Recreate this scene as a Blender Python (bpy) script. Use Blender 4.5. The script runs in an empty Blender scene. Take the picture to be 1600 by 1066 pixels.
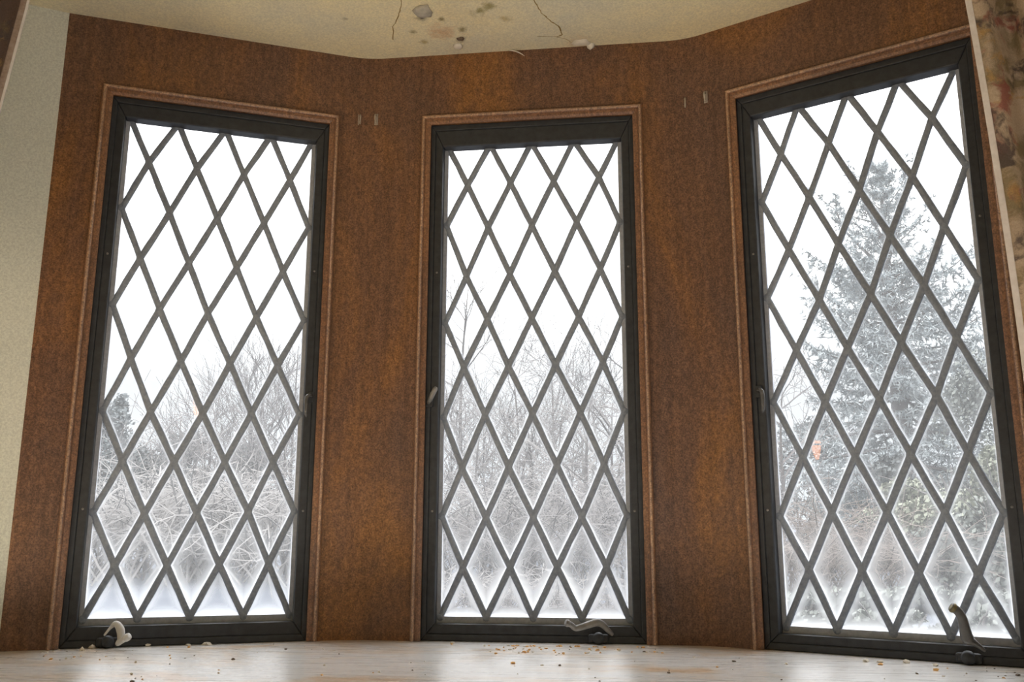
import bpy, bmesh, math, random
import numpy as np
from mathutils import Vector, Matrix
rng = random.Random(7)
C = bpy.context.scene.collection
pi = math.pi

# ------------------------------------------------------------------ camera, sky, exposure
YAW, PITCH, ROLL, FPX = 0.122861, 0.207861, 0.001741, 1425.43
EYE = Vector((0, 0, 1.0))
cd = bpy.data.cameras.new('camera')
cd.sensor_width = 36.0
cd.lens = FPX * 36.0 / 1600.0
cd.clip_start = 0.02
cd.clip_end = 500
cam = bpy.data.objects.new('camera', cd)
C.objects.link(cam)
CAMR = Matrix.Rotation(YAW, 3, 'Z') @ Matrix.Rotation(pi / 2 + PITCH, 3, 'X') @ Matrix.Rotation(ROLL, 3, 'Z')
cam.matrix_world = Matrix.Translation(EYE) @ CAMR.to_4x4()
bpy.context.scene.camera = cam

SC = bpy.context.scene
SC.view_settings.view_transform = 'Standard'
SC.view_settings.look = 'None'
SC.view_settings.exposure = 0.08
SC.view_settings.gamma = 1.0
SC.view_settings.use_curve_mapping = False
SC.cycles.max_bounces = 14
SC.cycles.transparent_max_bounces = 24
SC.cycles.diffuse_bounces = 6
SC.cycles.use_denoising = True
SC.cycles.sample_clamp_indirect = 2.0

SKY = 1.0                 # radiance at the horizon; an overcast sky is three times brighter overhead
LAMP_L = 21.0              # radiance of the added fill lamps' shades
world = bpy.data.worlds.new('overcast_sky')
SC.world = world
world.use_nodes = True
wn, wl = world.node_tree.nodes, world.node_tree.links
bg = wn['Background']
tc = wn.new('ShaderNodeTexCoord')
sx = wn.new('ShaderNodeSeparateXYZ')
mr = wn.new('ShaderNodeMapRange')
mr.inputs['From Min'].default_value = 0.0
mr.inputs['From Max'].default_value = 0.35
mx = wn.new('ShaderNodeMix')
mx.data_type = 'RGBA'
mx.inputs['A'].default_value = (0.80, 0.865, 0.93, 1)
mx.inputs['B'].default_value = (1.0, 1.0, 1.0, 1)
wl.new(tc.outputs['Generated'], sx.inputs[0])
wl.new(sx.outputs['Z'], mr.inputs['Value'])
wl.new(mr.outputs[0], mx.inputs['Factor'])
wl.new(mx.outputs['Result'], bg.inputs['Color'])
st = wn.new('ShaderNodeMath')
st.operation = 'MULTIPLY_ADD'
st.use_clamp = False
cl = wn.new('ShaderNodeMath')
cl.operation = 'MAXIMUM'
sb = wn.new('ShaderNodeMath')
sb.operation = 'SUBTRACT'
sb.inputs[1].default_value = 0.15
wl.new(sx.outputs['Z'], sb.inputs[0])
cl.inputs[1].default_value = 0.0
wl.new(sb.outputs[0], cl.inputs[0])
wl.new(cl.outputs[0], st.inputs[0])
st.inputs[1].default_value = 8.0 * SKY
st.inputs[2].default_value = SKY
wl.new(st.outputs[0], bg.inputs['Strength'])


# ------------------------------------------------------------------ coordinates
def wd(x, y, z=0.0):
    c, s = math.cos(YAW), math.sin(YAW)
    return Vector((x * c - y * s, x * s + y * c, z + 1.0))


def ray(px, py):
    return CAMR @ Vector(((px - 800) / FPX, -(py - 533) / FPX, -1.0))


def on_z(px, py, z):
    v = ray(px, py)
    return EYE + v * ((z - EYE.z) / v.z)


def at(px, py, dist):
    v = ray(px, py)
    h = math.hypot(v.x, v.y)
    return EYE + v * (dist / h)


Z_SILL, Z_CEIL = 0.752, 2.255
Z_GLASS0, GLASS_H, GLASS_W = 1.0 - 0.1986, 1.2165, 0.45
RECESS = 0.04
OPEN_U, OPEN_Z = 0.265, 2.056
PLANES = [(-0.7434160674, 2.18990245, 0.30838737), (0.0521912, 2.24582329, -0.12286106), (0.79321862, 1.97278852, -0.58846257)]
ORG, ANG = [], []
for cx_, cy_, an_ in PLANES:
    p = wd(cx_, cy_)
    ORG.append(Vector((p.x, p.y, 0)))
    ANG.append(an_ + YAW)


def along(k):
    return Vector((math.cos(ANG[k]), math.sin(ANG[k]), 0))


def outward(k):
    return Vector((-math.sin(ANG[k]), math.cos(ANG[k]), 0))


def loc(k, u, v, z):
    """window plane k: u along it, v outward from its glass, z height"""
    return ORG[k] + along(k) * u + outward(k) * v + Vector((0, 0, z))


def hit(k, px, py, v=-RECESS):
    """local u and z where a line of sight meets the plane at depth v"""
    d = ray(px, py)
    n = outward(k)
    t = ((ORG[k] + n * v) - Vector((0, 0, 0))).dot(n) / d.dot(n)
    X = EYE + d * t
    return (X - ORG[k]).dot(along(k)), X.z


# ------------------------------------------------------------------ object helpers
def tag(o, label=None, cat=None, group=None, kind=None):
    if label: o['label'] = label
    if cat: o['category'] = cat
    if group: o['group'] = group
    if kind: o['kind'] = kind
    return o


def empty(name, location, rz=0.0):
    o = bpy.data.objects.new(name, None)
    o.empty_display_size = 0.05
    o.location = location
    o.rotation_euler = (0, 0, rz)
    C.objects.link(o)
    return o


def copy_tree(o, parent=None):
    c = o.copy()
    C.objects.link(c)
    c.parent = parent
    for ch in list(o.children):
        copy_tree(ch, c)
    return c


class MB:
    """collects shapes into ONE mesh"""

    def __init__(self):
        self.v, self.f, self.mi = [], [], []
        self.cur = 0

    def face(self, pts):
        n = len(self.v)
        self.v += [tuple(p) for p in pts]
        self.f.append(tuple(range(n, n + len(pts))))
        self.mi.append(self.cur)

    def raw(self, vs, fs):
        n = len(self.v)
        self.v += [tuple(p) for p in vs]
        for f in fs:
            self.f.append(tuple(i + n for i in f))
            self.mi.append(self.cur)

    def box(self, lo, hi, M=None):
        x0, y0, z0 = lo
        x1, y1, z1 = hi
        vs = [Vector(p) for p in ((x0, y0, z0), (x1, y0, z0), (x1, y1, z0), (x0, y1, z0), (x0, y0, z1), (x1, y0, z1), (x1, y1, z1), (x0, y1, z1))]
        if M: vs = [M @ p for p in vs]
        self.raw(vs, [(3, 2, 1, 0), (4, 5, 6, 7), (0, 1, 5, 4), (1, 2, 6, 5), (2, 3, 7, 6), (3, 0, 4, 7)])

    def prism(self, poly, z0, z1):
        n = len(poly)
        vs = [(p[0], p[1], z0) for p in poly] + [(p[0], p[1], z1) for p in poly]
        fs = [tuple(reversed(range(n))), tuple(range(n, 2 * n))]
        fs += [(i, (i + 1) % n, n + (i + 1) % n, n + i) for i in range(n)]
        self.raw(vs, fs)

    def sweep(self, path, prof, closed=False, cap=True):
        """path: list of (origin, axis_a, axis_b); prof: list of (a,b)"""
        n, m = len(path), len(prof)
        vs = [o + A * a + B * b for (o, A, B) in path for (a, b) in prof]
        fs = []
        for i in range(n if closed else n - 1):
            j = (i + 1) % n
            for k in range(m):
                l = (k + 1) % m
                fs.append((i * m + k, i * m + l, j * m + l, j * m + k))
        if cap and not closed:
            fs.append(tuple(reversed(range(m))))
            fs.append(tuple((n - 1) * m + k for k in range(m)))
        self.raw(vs, fs)

    def tube(self, pts, rad, sides=8, flat=1.0, updir=None):
        pts = [Vector(p) for p in pts]
        n = len(pts)
        if not hasattr(rad, '__len__'): rad = [rad] * n
        path_v, prev = [], None
        for i in range(n):
            t = (pts[min(i + 1, n - 1)] - pts[max(i - 1, 0)])
            if t.length < 1e-9: t = Vector((0, 0, 1))
            t.normalize()
            ref = updir or prev or (Vector((0, 0, 1)) if abs(t.z) < 0.9 else Vector((1, 0, 0)))
            a = ref - t * ref.dot(t)
            if a.length < 1e-6: a = t.orthogonal()
            a.normalize()
            b = t.cross(a)
            prev = a
            for k in range(sides):
                w = 2 * pi * k / sides
                path_v.append(pts[i] + a * (math.cos(w) * rad[i] * flat) + b * (math.sin(w) * rad[i]))
        fs = []
        for i in range(n - 1):
            for k in range(sides):
                l = (k + 1) % sides
                fs.append((i * sides + k, i * sides + l, (i + 1) * sides + l, (i + 1) * sides + k))
        fs.append(tuple(reversed(range(sides))))
        fs.append(tuple((n - 1) * sides + k for k in range(sides)))
        self.raw(path_v, fs)

    def lathe(self, prof, M=None, seg=20):
        vs, n = [], len(prof)
        for k in range(seg):
            w = 2 * pi * k / seg
            for r, z in prof:
                p = Vector((r * math.cos(w), r * math.sin(w), z))
                vs.append(M @ p if M else p)
        fs = []
        for k in range(seg):
            l = (k + 1) % seg
            for i in range(n - 1):
                fs.append((k * n + i, l * n + i, l * n + i + 1, k * n + i + 1))
        self.raw(vs, fs)

    def blob(self, c, r, sq=(1, 1, 1), jit=0.2, seed=0, rot=0.0, sub=2):
        bm = bmesh.new()
        bmesh.ops.create_icosphere(bm, subdivisions=sub, radius=1.0)
        q = random.Random(seed)
        off = Vector((q.uniform(-9, 9), q.uniform(-9, 9), q.uniform(-9, 9)))
        from mathutils import noise
        bm.verts.ensure_lookup_table()
        vs = []
        cr, sr = math.cos(rot), math.sin(rot)
        for v in bm.verts:
            p = v.co * (1 + jit * 2 * noise.noise(v.co * 1.7 + off))
            p = Vector((p.x * sq[0], p.y * sq[1], p.z * sq[2])) * r
            vs.append(Vector((p.x * cr - p.y * sr, p.x * sr + p.y * cr, p.z)) + Vector(c))
        self.raw(vs, [tuple(x.index for x in f.verts) for f in bm.faces])
        bm.free()

    def build(self, name, mats, parent=None, smooth=False, bevel=0.0):
        me = bpy.data.meshes.new(name)
        me.from_pydata(self.v, [], self.f)
        if not isinstance(mats, (list, tuple)): mats = [mats]
        for m in mats: me.materials.append(m)
        if len(mats) > 1: me.polygons.foreach_set('material_index', self.mi)
        if smooth: me.polygons.foreach_set('use_smooth', [True] * len(me.polygons))
        me.update()
        o = bpy.data.objects.new(name, me)
        C.objects.link(o)
        if parent: o.parent = parent
        if bevel:
            b = o.modifiers.new('bevel', 'BEVEL')
            b.width = bevel
            b.segments = 2
            b.limit_method = 'ANGLE'
        return o


# ------------------------------------------------------------------ materials
class NT:
    def __init__(self, name):
        self.m = bpy.data.materials.new(name)
        self.m.use_nodes = True
        self.t = self.m.node_tree
        self.b = self.t.nodes['Principled BSDF']
        self.out = self.t.nodes['Material Output']

    def n(self, typ, **kw):
        x = self.t.nodes.new(typ)
        for k, v in kw.items():
            setattr(x, k, v)
        return x

    def link(self, a, b):
        self.t.links.new(a, b)

    def put(self, sock, val):
        if hasattr(val, 'is_linked') or hasattr(val, 'links'):
            self.link(val, sock)
        else:
            sock.default_value = val

    def coord(self, scale=(1, 1, 1), kind='Object', rot=(0, 0, 0)):
        t = self.n('ShaderNodeTexCoord')
        mp = self.n('ShaderNodeMapping')
        mp.inputs['Scale'].default_value = scale
        mp.inputs['Rotation'].default_value = rot
        self.link(t.outputs[kind], mp.inputs[0])
        return mp.outputs[0]

    def noise(self, vec, scale, detail=4, rough=0.55, dist=0.0):
        x = self.n('ShaderNodeTexNoise')
        self.link(vec, x.inputs['Vector'])
        x.inputs['Scale'].default_value = scale
        x.inputs['Detail'].default_value = detail
        x.inputs['Roughness'].default_value = rough
        x.inputs['Distortion'].default_value = dist
        return x.outputs['Fac']

    def ramp(self, fac, stops):
        x = self.n('ShaderNodeValToRGB')
        e = x.color_ramp.elements
        while len(e) < len(stops): e.new(0.5)
        for i, (p, c) in enumerate(stops):
            e[i].position = p
            e[i].color = c if len(c) == 4 else (*c, 1)
        self.link(fac, x.inputs[0])
        return x.outputs[0]

    def mix(self, fac, a, b, mode='MIX'):
        x = self.n('ShaderNodeMix', data_type='RGBA', blend_type=mode)
        self.put(x.inputs['Factor'], fac)
        for s, v in (('A', a), ('B', b)):
            if isinstance(v, tuple): v = v if len(v) == 4 else (*v, 1)
            self.put(x.inputs[s], v)
        return x.outputs['Result']

    def math(self, op, a, b=None, c=None, clamp=False):
        x = self.n('ShaderNodeMath', operation=op, use_clamp=clamp)
        for i, v in enumerate((a, b, c)):
            if v is not None: self.put(x.inputs[i], v)
        return x.outputs[0]

    def maprange(self, v, a, b, c=0.0, d=1.0):
        x = self.n('ShaderNodeMapRange')
        self.put(x.inputs['Value'], v)
        for i, q in zip(('From Min', 'From Max', 'To Min', 'To Max'), (a, b, c, d)):
            x.inputs[i].default_value = q
        return x.outputs[0]

    def bump(self, h, strength=0.3, dist=0.002):
        x = self.n('ShaderNodeBump')
        x.inputs['Strength'].default_value = strength
        x.inputs['Distance'].default_value = dist
        self.link(h, x.inputs['Height'])
        self.link(x.outputs[0], self.b.inputs['Normal'])

    def fin(self, color=None, rough=0.6, spec=0.5, metal=0.0):
        if color is not None:
            if isinstance(color, tuple): color = color if len(color) == 4 else (*color, 1)
            self.put(self.b.inputs['Base Color'], color)
        self.put(self.b.inputs['Roughness'], rough)
        self.b.inputs['Specular IOR Level'].default_value = spec
        self.b.inputs['Metallic'].default_value = metal
        return self.m


def mottled(name, a, b, scale=8, rough=0.7, spec=0.3, metal=0.0, bump=0.0, detail=5):
    t = NT(name)
    f = t.noise(t.coord(), scale, detail, 0.65)
    col = t.ramp(f, [(0.3, a), (0.7, b)])
    if bump: t.bump(f, bump)
    return t.fin(col, rough, spec, metal)


def wood_material(name, dark, mid, lightc, spec=0.35, rough=0.42):
    t = NT(name)
    v = t.coord((1, 1, 0.05))
    grain = t.noise(v, 90, 6, 0.6)
    broad = t.noise(t.coord((1, 1, 0.45)), 2.6, 5, 0.65, 0.6)
    fleck = t.noise(t.coord((1, 1, 0.6)), 110, 6, 0.85)
    fine = t.noise(t.coord(), 260, 4, 0.85)
    col = t.ramp(broad, [(0.32, dark), (0.5, mid), (0.68, lightc)])
    g = t.ramp(grain, [(0.35, (0.86, 0.85, 0.85)), (0.65, (1.08, 1.07, 1.06))])
    col = t.mix(1.0, col, g, 'MULTIPLY')
    fk = t.ramp(fleck, [(0.36, (0.52, 0.55, 0.64)), (0.64, (1.46, 1.40, 1.26))])
    col = t.mix(0.8, col, fk, 'MULTIPLY')
    fn = t.ramp(fine, [(0.38, (0.42, 0.43, 0.50)), (0.62, (1.56, 1.52, 1.42))])
    col = t.mix(0.8, col, fn, 'MULTIPLY')
    t.bump(grain, 0.08, 0.001)
    return t.fin(col, rough, spec)


M = {}
M['wood'] = wood_material('stained_veneer', (0.130, 0.083, 0.070), (0.182, 0.100, 0.064), (0.285, 0.138, 0.050))
M['bead'] = wood_material('bead_wood', (0.18, 0.10, 0.07), (0.22, 0.12, 0.075), (0.29, 0.15, 0.08), 0.5, 0.35)
M['ridge'] = wood_material('highlit_ridge_wood', (0.34, 0.23, 0.17), (0.40, 0.265, 0.19), (0.48, 0.31, 0.20), 0.5, 0.35)  # paler wood that paints the highlight along the bead's crest
M['steel'] = mottled('black_painted_steel', (0.026, 0.029, 0.035), (0.046, 0.050, 0.058), 60, 0.5, 0.35, 0, 0.05)
M['lead'] = mottled('dusty_lead', (0.19, 0.225, 0.29), (0.30, 0.345, 0.42), 140, 0.62, 0.35, 0, 0.15)
M['edge_lead'] = mottled('pale_edge_lead', (0.33, 0.36, 0.43), (0.46, 0.50, 0.57), 120, 0.6, 0.35)
M['grip'] = mottled('worn_black_grip', (0.07, 0.072, 0.076), (0.12, 0.122, 0.126), 60, 0.25, 0.6)
M['handle'] = mottled('greyed_handle_metal', (0.15, 0.15, 0.15), (0.27, 0.262, 0.255), 70, 0.4, 0.5, 0.3)
M['dark_handle'] = mottled('dark_handle_metal', (0.085, 0.083, 0.08), (0.15, 0.146, 0.14), 70, 0.4, 0.5, 0.3)
M['pale_handle'] = mottled('pale_painted_handle', (0.55, 0.55, 0.54), (0.68, 0.67, 0.65), 50, 0.45, 0.5)
M['brass'] = mottled('dull_brass', (0.14, 0.115, 0.06), (0.22, 0.18, 0.09), 50, 0.4, 0.5, 0.5)
M['dull_wire'] = mottled('paint_smeared_wire', (0.34, 0.29, 0.24), (0.46, 0.40, 0.34), 50, 0.6, 0.4)
M['dark_metal'] = mottled('dark_bronze', (0.06, 0.05, 0.04), (0.1, 0.08, 0.06), 40, 0.5, 0.4, 0.4)
M['bark'] = mottled('grey_bark', (0.08, 0.075, 0.075), (0.13, 0.122, 0.12), 12, 0.9, 0.1)
M['twig'] = mottled('grey_twig', (0.12, 0.115, 0.116), (0.20, 0.19, 0.19), 5, 0.9, 0.1)
M['pale_twig'] = mottled('frosted_twig', (0.17, 0.163, 0.16), (0.29, 0.28, 0.275), 3, 0.9, 0.1)
M['brown_twig'] = mottled('brown_twig', (0.11, 0.092, 0.083), (0.19, 0.165, 0.15), 3, 0.9, 0.1)
M['spruce'] = mottled('blue_grey_needles', (0.10, 0.118, 0.126), (0.50, 0.54, 0.555), 4.5, 0.8, 0.2)
M['evergreen'] = mottled('dark_evergreen_leaf', (0.045, 0.052, 0.055), (0.12, 0.13, 0.13), 3.5, 0.8, 0.2)
M['evergreen_soft'] = mottled('soft_evergreen_leaf', (0.09, 0.105, 0.11), (0.15, 0.165, 0.17), 2.5, 0.8, 0.2)
M['shrub_leaf'] = mottled('pale_shrub_leaf', (0.10, 0.108, 0.082), (0.25, 0.265, 0.205), 4, 0.7, 0.3)
M['ivy_leaf'] = mottled('grey_green_leaf', (0.07, 0.08, 0.075), (0.20, 0.215, 0.195), 4, 0.7, 0.3)
M['plaster_bit'] = mottled('plaster_crumb', (0.55, 0.5, 0.42), (0.78, 0.74, 0.66), 200, 0.9, 0.2)
M['orange_bit'] = mottled('ochre_crumb', (0.62, 0.33, 0.10), (0.80, 0.52, 0.24), 200, 0.8, 0.2)
M['dark_bit'] = mottled('dark_crumb', (0.09, 0.07, 0.055), (0.2, 0.15, 0.11), 200, 0.8, 0.2)
M['crack'] = mottled('ochre_crack', (0.20, 0.14, 0.05), (0.34, 0.25, 0.10), 60, 0.9, 0.1)
M['grey_plaster'] = mottled('grey_plaster', (0.34, 0.32, 0.27), (0.55, 0.52, 0.43), 40, 0.9, 0.1)
M['white_flake'] = mottled('peeled_paint', (0.66, 0.63, 0.55), (0.78, 0.75, 0.68), 50, 0.8, 0.2)


def plaster_material():
    t = NT('wall_plaster')
    f = t.noise(t.coord(), 2.4, 5, 0.6)
    g = t.noise(t.coord(), 210, 4, 0.8)
    col = t.ramp(f, [(0.3, (0.63, 0.67, 0.63)), (0.7, (0.70, 0.73, 0.68))])
    col = t.mix(0.5, col, t.ramp(g, [(0.38, (0.70, 0.71, 0.72)), (0.62, (1.26, 1.25, 1.22))]), 'MULTIPLY')
    t.bump(g, 0.1, 0.001)
    return t.fin(col, 0.85, 0.2)


M['plaster'] = plaster_material()


def ceiling_material():
    t = NT('ceiling_plaster')
    v = t.coord()
    f = t.noise(v, 3.0, 5, 0.6)
    g = t.noise(v, 210, 4, 0.8)
    col = t.ramp(f, [(0.34, (0.62, 0.61, 0.50)), (0.66, (0.78, 0.71, 0.48))])
    wob = t.noise(v, 28, 5, 0.75)
    # water stains and flaked spots with ragged edges, plus the grey lump's painted shadow
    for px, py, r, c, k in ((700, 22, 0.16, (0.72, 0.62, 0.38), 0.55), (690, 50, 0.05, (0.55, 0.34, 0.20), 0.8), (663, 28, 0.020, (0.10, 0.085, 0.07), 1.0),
                            (748, 18, 0.026, (0.22, 0.19, 0.06), 0.9), (764, 8, 0.022, (0.25, 0.21, 0.07), 0.9), (722, 46, 0.016, (0.20, 0.16, 0.07), 1.0),
                            (690, 30, 0.013, (0.18, 0.14, 0.06), 1.0), (720, 62, 0.018, (0.16, 0.13, 0.10), 1.0), (645, 50, 0.014, (0.24, 0.19, 0.08), 0.9),
                            (788, 30, 0.020, (0.46, 0.36, 0.16), 0.8), (664, 65, 0.016, (0.36, 0.28, 0.12), 0.9), (905, 66, 0.05, (0.60, 0.48, 0.34), 0.8),
                            (540, 30, 0.012, (0.25, 0.22, 0.14), 0.9)):
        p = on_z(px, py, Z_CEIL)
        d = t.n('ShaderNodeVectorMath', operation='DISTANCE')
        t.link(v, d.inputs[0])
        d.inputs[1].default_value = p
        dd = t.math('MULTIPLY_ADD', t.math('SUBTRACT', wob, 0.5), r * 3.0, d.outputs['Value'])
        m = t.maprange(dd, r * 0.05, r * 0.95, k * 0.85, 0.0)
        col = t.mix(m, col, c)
    col = t.mix(0.5, col, t.ramp(g, [(0.38, (0.70, 0.71, 0.74)), (0.62, (1.26, 1.23, 1.14))]), 'MULTIPLY')
    t.bump(wob, 0.2, 0.003)
    return t.fin(col, 0.9, 0.15)


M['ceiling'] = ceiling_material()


def sill_material():
    t = NT('worn_sill_wood')
    v = t.coord((0.12, 1, 1), rot=(0, 0, -0.02))
    streak = t.noise(v, 70, 6, 0.7)
    patch = t.noise(t.coord((0.7, 1, 1)), 4.2, 5, 0.6, 0.8)
    col = t.ramp(patch, [(0.33, (0.88, 0.66, 0.47)), (0.42, (0.93, 0.86, 0.78)), (0.50, (0.965, 0.96, 0.955))])
    col = t.mix(0.6, col, t.ramp(streak, [(0.3, (0.90, 0.895, 0.89)), (0.6, (1.0, 1.0, 1.0))]), 'MULTIPLY')
    spot = t.noise(t.coord((0.5, 1, 1)), 60, 3, 0.6)
    col = t.mix(t.maprange(spot, 0.69, 0.74), col, (0.14, 0.10, 0.08))
    t.bump(streak, 0.06, 0.001)
    t.b.inputs['Coat Weight'].default_value = 0.8
    t.b.inputs['Coat Roughness'].default_value = 0.22
    return t.fin(col, t.maprange(streak, 0.3, 0.7, 0.22, 0.36), 0.8)


M['sill'] = sill_material()


def floor_material():
    t = NT('floor_boards')
    b = t.noise(t.coord((1, 0.06, 1)), 40, 5)
    col = t.ramp(b, [(0.3, (0.20, 0.11, 0.06)), (0.7, (0.33, 0.20, 0.11))])
    return t.fin(col, 0.45, 0.4)


M['floor'] = floor_material()


def snow_material():
    t = NT('patchy_snow')
    v = t.coord()
    f = t.noise(v, 0.9, 6, 0.65)
    g = t.noise(t.coord((1, 0.5, 1)), 6, 4, 0.7)
    col = t.ramp(f, [(0.30, (0.06, 0.07, 0.09)), (0.6, (0.10, 0.11, 0.132))])
    col = t.mix(t.maprange(g, 0.66, 0.74), col, (0.05, 0.052, 0.058))
    t.bump(f, 0.4, 0.05)
    return t.fin(col, 0.8, 0.2)


M['snow'] = snow_material()


def glass_material():
    """thin old pane: clear, a weak mirror, and a film of dirt and condensation with a painted glow along the cames"""
    t = NT('dirty_haloed_leaded_glass')
    t.t.nodes.remove(t.b)
    tcn = t.n('ShaderNodeTexCoord')
    s = t.n('ShaderNodeSeparateXYZ')
    t.link(tcn.outputs['Object'], s.inputs[0])
    X, Z = s.outputs['X'], s.outputs['Z']
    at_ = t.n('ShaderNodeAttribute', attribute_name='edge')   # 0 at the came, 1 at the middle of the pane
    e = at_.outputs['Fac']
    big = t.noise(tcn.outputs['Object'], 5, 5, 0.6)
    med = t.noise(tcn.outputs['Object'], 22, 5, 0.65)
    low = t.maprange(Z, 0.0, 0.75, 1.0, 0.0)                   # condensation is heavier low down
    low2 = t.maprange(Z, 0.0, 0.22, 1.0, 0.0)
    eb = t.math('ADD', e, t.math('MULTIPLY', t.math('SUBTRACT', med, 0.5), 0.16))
    rim = t.maprange(eb, 0.15, 0.24, 1.0, 0.0)  # rim and halo also paint a pale glare glow beside the cames
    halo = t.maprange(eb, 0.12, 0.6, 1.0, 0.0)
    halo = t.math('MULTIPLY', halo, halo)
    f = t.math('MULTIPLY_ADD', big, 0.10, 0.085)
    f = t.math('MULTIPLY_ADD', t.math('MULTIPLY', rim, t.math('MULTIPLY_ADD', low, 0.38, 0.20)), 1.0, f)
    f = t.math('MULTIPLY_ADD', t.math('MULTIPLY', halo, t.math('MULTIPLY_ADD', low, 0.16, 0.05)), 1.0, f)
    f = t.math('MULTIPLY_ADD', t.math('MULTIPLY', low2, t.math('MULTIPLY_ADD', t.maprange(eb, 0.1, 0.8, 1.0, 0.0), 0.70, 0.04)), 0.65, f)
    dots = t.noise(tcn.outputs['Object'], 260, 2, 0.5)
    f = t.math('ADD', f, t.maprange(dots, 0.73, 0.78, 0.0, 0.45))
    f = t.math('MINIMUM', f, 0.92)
    tr = t.n('ShaderNodeBsdfTransparent')
    tr.inputs['Color'].default_value = (0.985, 0.99, 0.99, 1)
    tl = t.n('ShaderNodeBsdfTranslucent')
    tl.inputs['Color'].default_value = (0.93, 0.945, 0.96, 1)
    df = t.n('ShaderNodeBsdfDiffuse')
    df.inputs['Color'].default_value = (0.75, 0.76, 0.77, 1)
    m0 = t.n('ShaderNodeMixShader')
    m0.inputs[0].default_value = 0.15
    t.link(tl.outputs[0], m0.inputs[1])
    t.link(df.outputs[0], m0.inputs[2])
    m1 = t.n('ShaderNodeMixShader')
    t.link(f, m1.inputs[0])
    t.link(tr.outputs[0], m1.inputs[1])
    t.link(m0.outputs[0], m1.inputs[2])
    gl = t.n('ShaderNodeBsdfGlossy')
    gl.inputs['Roughness'].default_value = 0.01
    fr = t.n('ShaderNodeFresnel')
    fr.inputs['IOR'].default_value = 1.5
    m2 = t.n('ShaderNodeMixShader')
    t.link(fr.outputs[0], m2.inputs[0])
    t.link(m1.outputs[0], m2.inputs[1])
    t.link(gl.outputs[0], m2.inputs[2])
    t.link(m2.outputs[0], t.out.inputs['Surface'])
    return t.m


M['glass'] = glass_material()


def curtain_material(name, ground, seed):
    t = NT(name)
    v = t.coord((1, 1, 1))
    warp = t.n('ShaderNodeVectorMath', operation='ADD')
    nz = t.n('ShaderNodeTexNoise')
    nz.inputs['Scale'].default_value = 14
    nz.inputs['Detail'].default_value = 4
    t.link(v, nz.inputs['Vector'])
    sc = t.n('ShaderNodeVectorMath', operation='SCALE')
    sc.inputs['Scale'].default_value = 0.06
    t.link(nz.outputs['Color'], sc.inputs[0])
    t.link(v, warp.inputs[0])
    t.link(sc.outputs[0], warp.inputs[1])

    def blot(scale, off):
        mp = t.n('ShaderNodeMapping')
        mp.inputs['Location'].default_value = (off, off * 1.7, off * 0.6)
        t.link(warp.outputs[0], mp.inputs[0])
        return t.noise(mp.outputs[0], scale, 5, 0.6, 0.4)
    weave = t.noise(t.coord(), 500, 3, 0.8)
    col = t.ramp(t.noise(v, 9, 4), [(0.3, tuple(c * 0.8 for c in ground)), (0.7, ground)])
    for scale, off, lo, hi, k, c in ((10, seed, .50, .60, .8, (0.17, 0.135, 0.07)), (12, seed + 3.3, .55, .63, .85, (0.26, 0.09, 0.075)),
                                     (15, seed + 8.1, .54, .62, .85, (0.075, 0.06, 0.06)), (20, seed + 5.7, .58, .65, .7, (0.40, 0.25, 0.10))):
        col = t.mix(t.maprange(blot(scale, off), lo, hi, 0.0, k), col, c)
    col = t.mix(0.7, col, t.ramp(weave, [(0.3, (0.65, 0.65, 0.65)), (0.7, (1.3, 1.3, 1.3))]), 'MULTIPLY')
    t.bump(weave, 0.2, 0.001)
    return t.fin(col, 0.9, 0.15)


M['curtain'] = curtain_material('floral_curtain_cloth', (0.46, 0.37, 0.28), 0.0)
M['dark_curtain'] = curtain_material('dark_floral_curtain_cloth', (0.11, 0.075, 0.06), 5.0)
M['hem'] = mottled('pale_hem_cloth', (0.60, 0.57, 0.56), (0.74, 0.72, 0.72), 60, 0.9, 0.15)
M['fringe'] = mottled('brown_fringe', (0.24, 0.18, 0.15), (0.38, 0.31, 0.27), 90, 0.9, 0.15)


def emis(name, col, strength):
    t = NT(name)
    e = t.n('ShaderNodeEmission')
    e.inputs[0].default_value = (*col, 1)
    e.inputs[1].default_value = strength
    t.link(e.outputs[0], t.out.inputs['Surface'])
    return t.m


M['amber'] = emis('lit_amber_glass', (1.0, 0.34, 0.10), 14.0)


M['shade'] = emis('fill_lamp_shade', (1.0, 0.90, 0.79), LAMP_L)
M['warm_shade'] = emis('warm_fill_lamp_shade', (1.0, 0.78, 0.50), LAMP_L * 1.5)

# ------------------------------------------------------------------ the room shell
def face_pt(k, u):
    p = loc(k, u, -RECESS, 0)
    return Vector((p.x, p.y))


def cross2(p, d, q, e):
    den = d.x * e.y - d.y * e.x
    s = ((q.x - p.x) * e.y - (q.y - p.y) * e.x) / den
    return p + d * s


def d2(k):
    a = along(k)
    return Vector((a.x, a.y))


A_ = face_pt(0, -0.380)
B_ = cross2(face_pt(0, 0), d2(0), face_pt(1, 0), d2(1))
C_ = cross2(face_pt(1, 0), d2(1), face_pt(2, 0), d2(2))
D_ = face_pt(2, 0.385)


def fillet(P, da, db, t=0.05, n=8):
    p0, p2 = P - da * t, P + db * t
    out = []
    for i in range(n + 1):
        s = i / n
        out.append(p0 * (1 - s) ** 2 + P * (2 * s * (1 - s)) + p2 * s * s)
    return out


fB = fillet(B_, d2(0), d2(1))
fC = fillet(C_, d2(1), d2(2))


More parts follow.
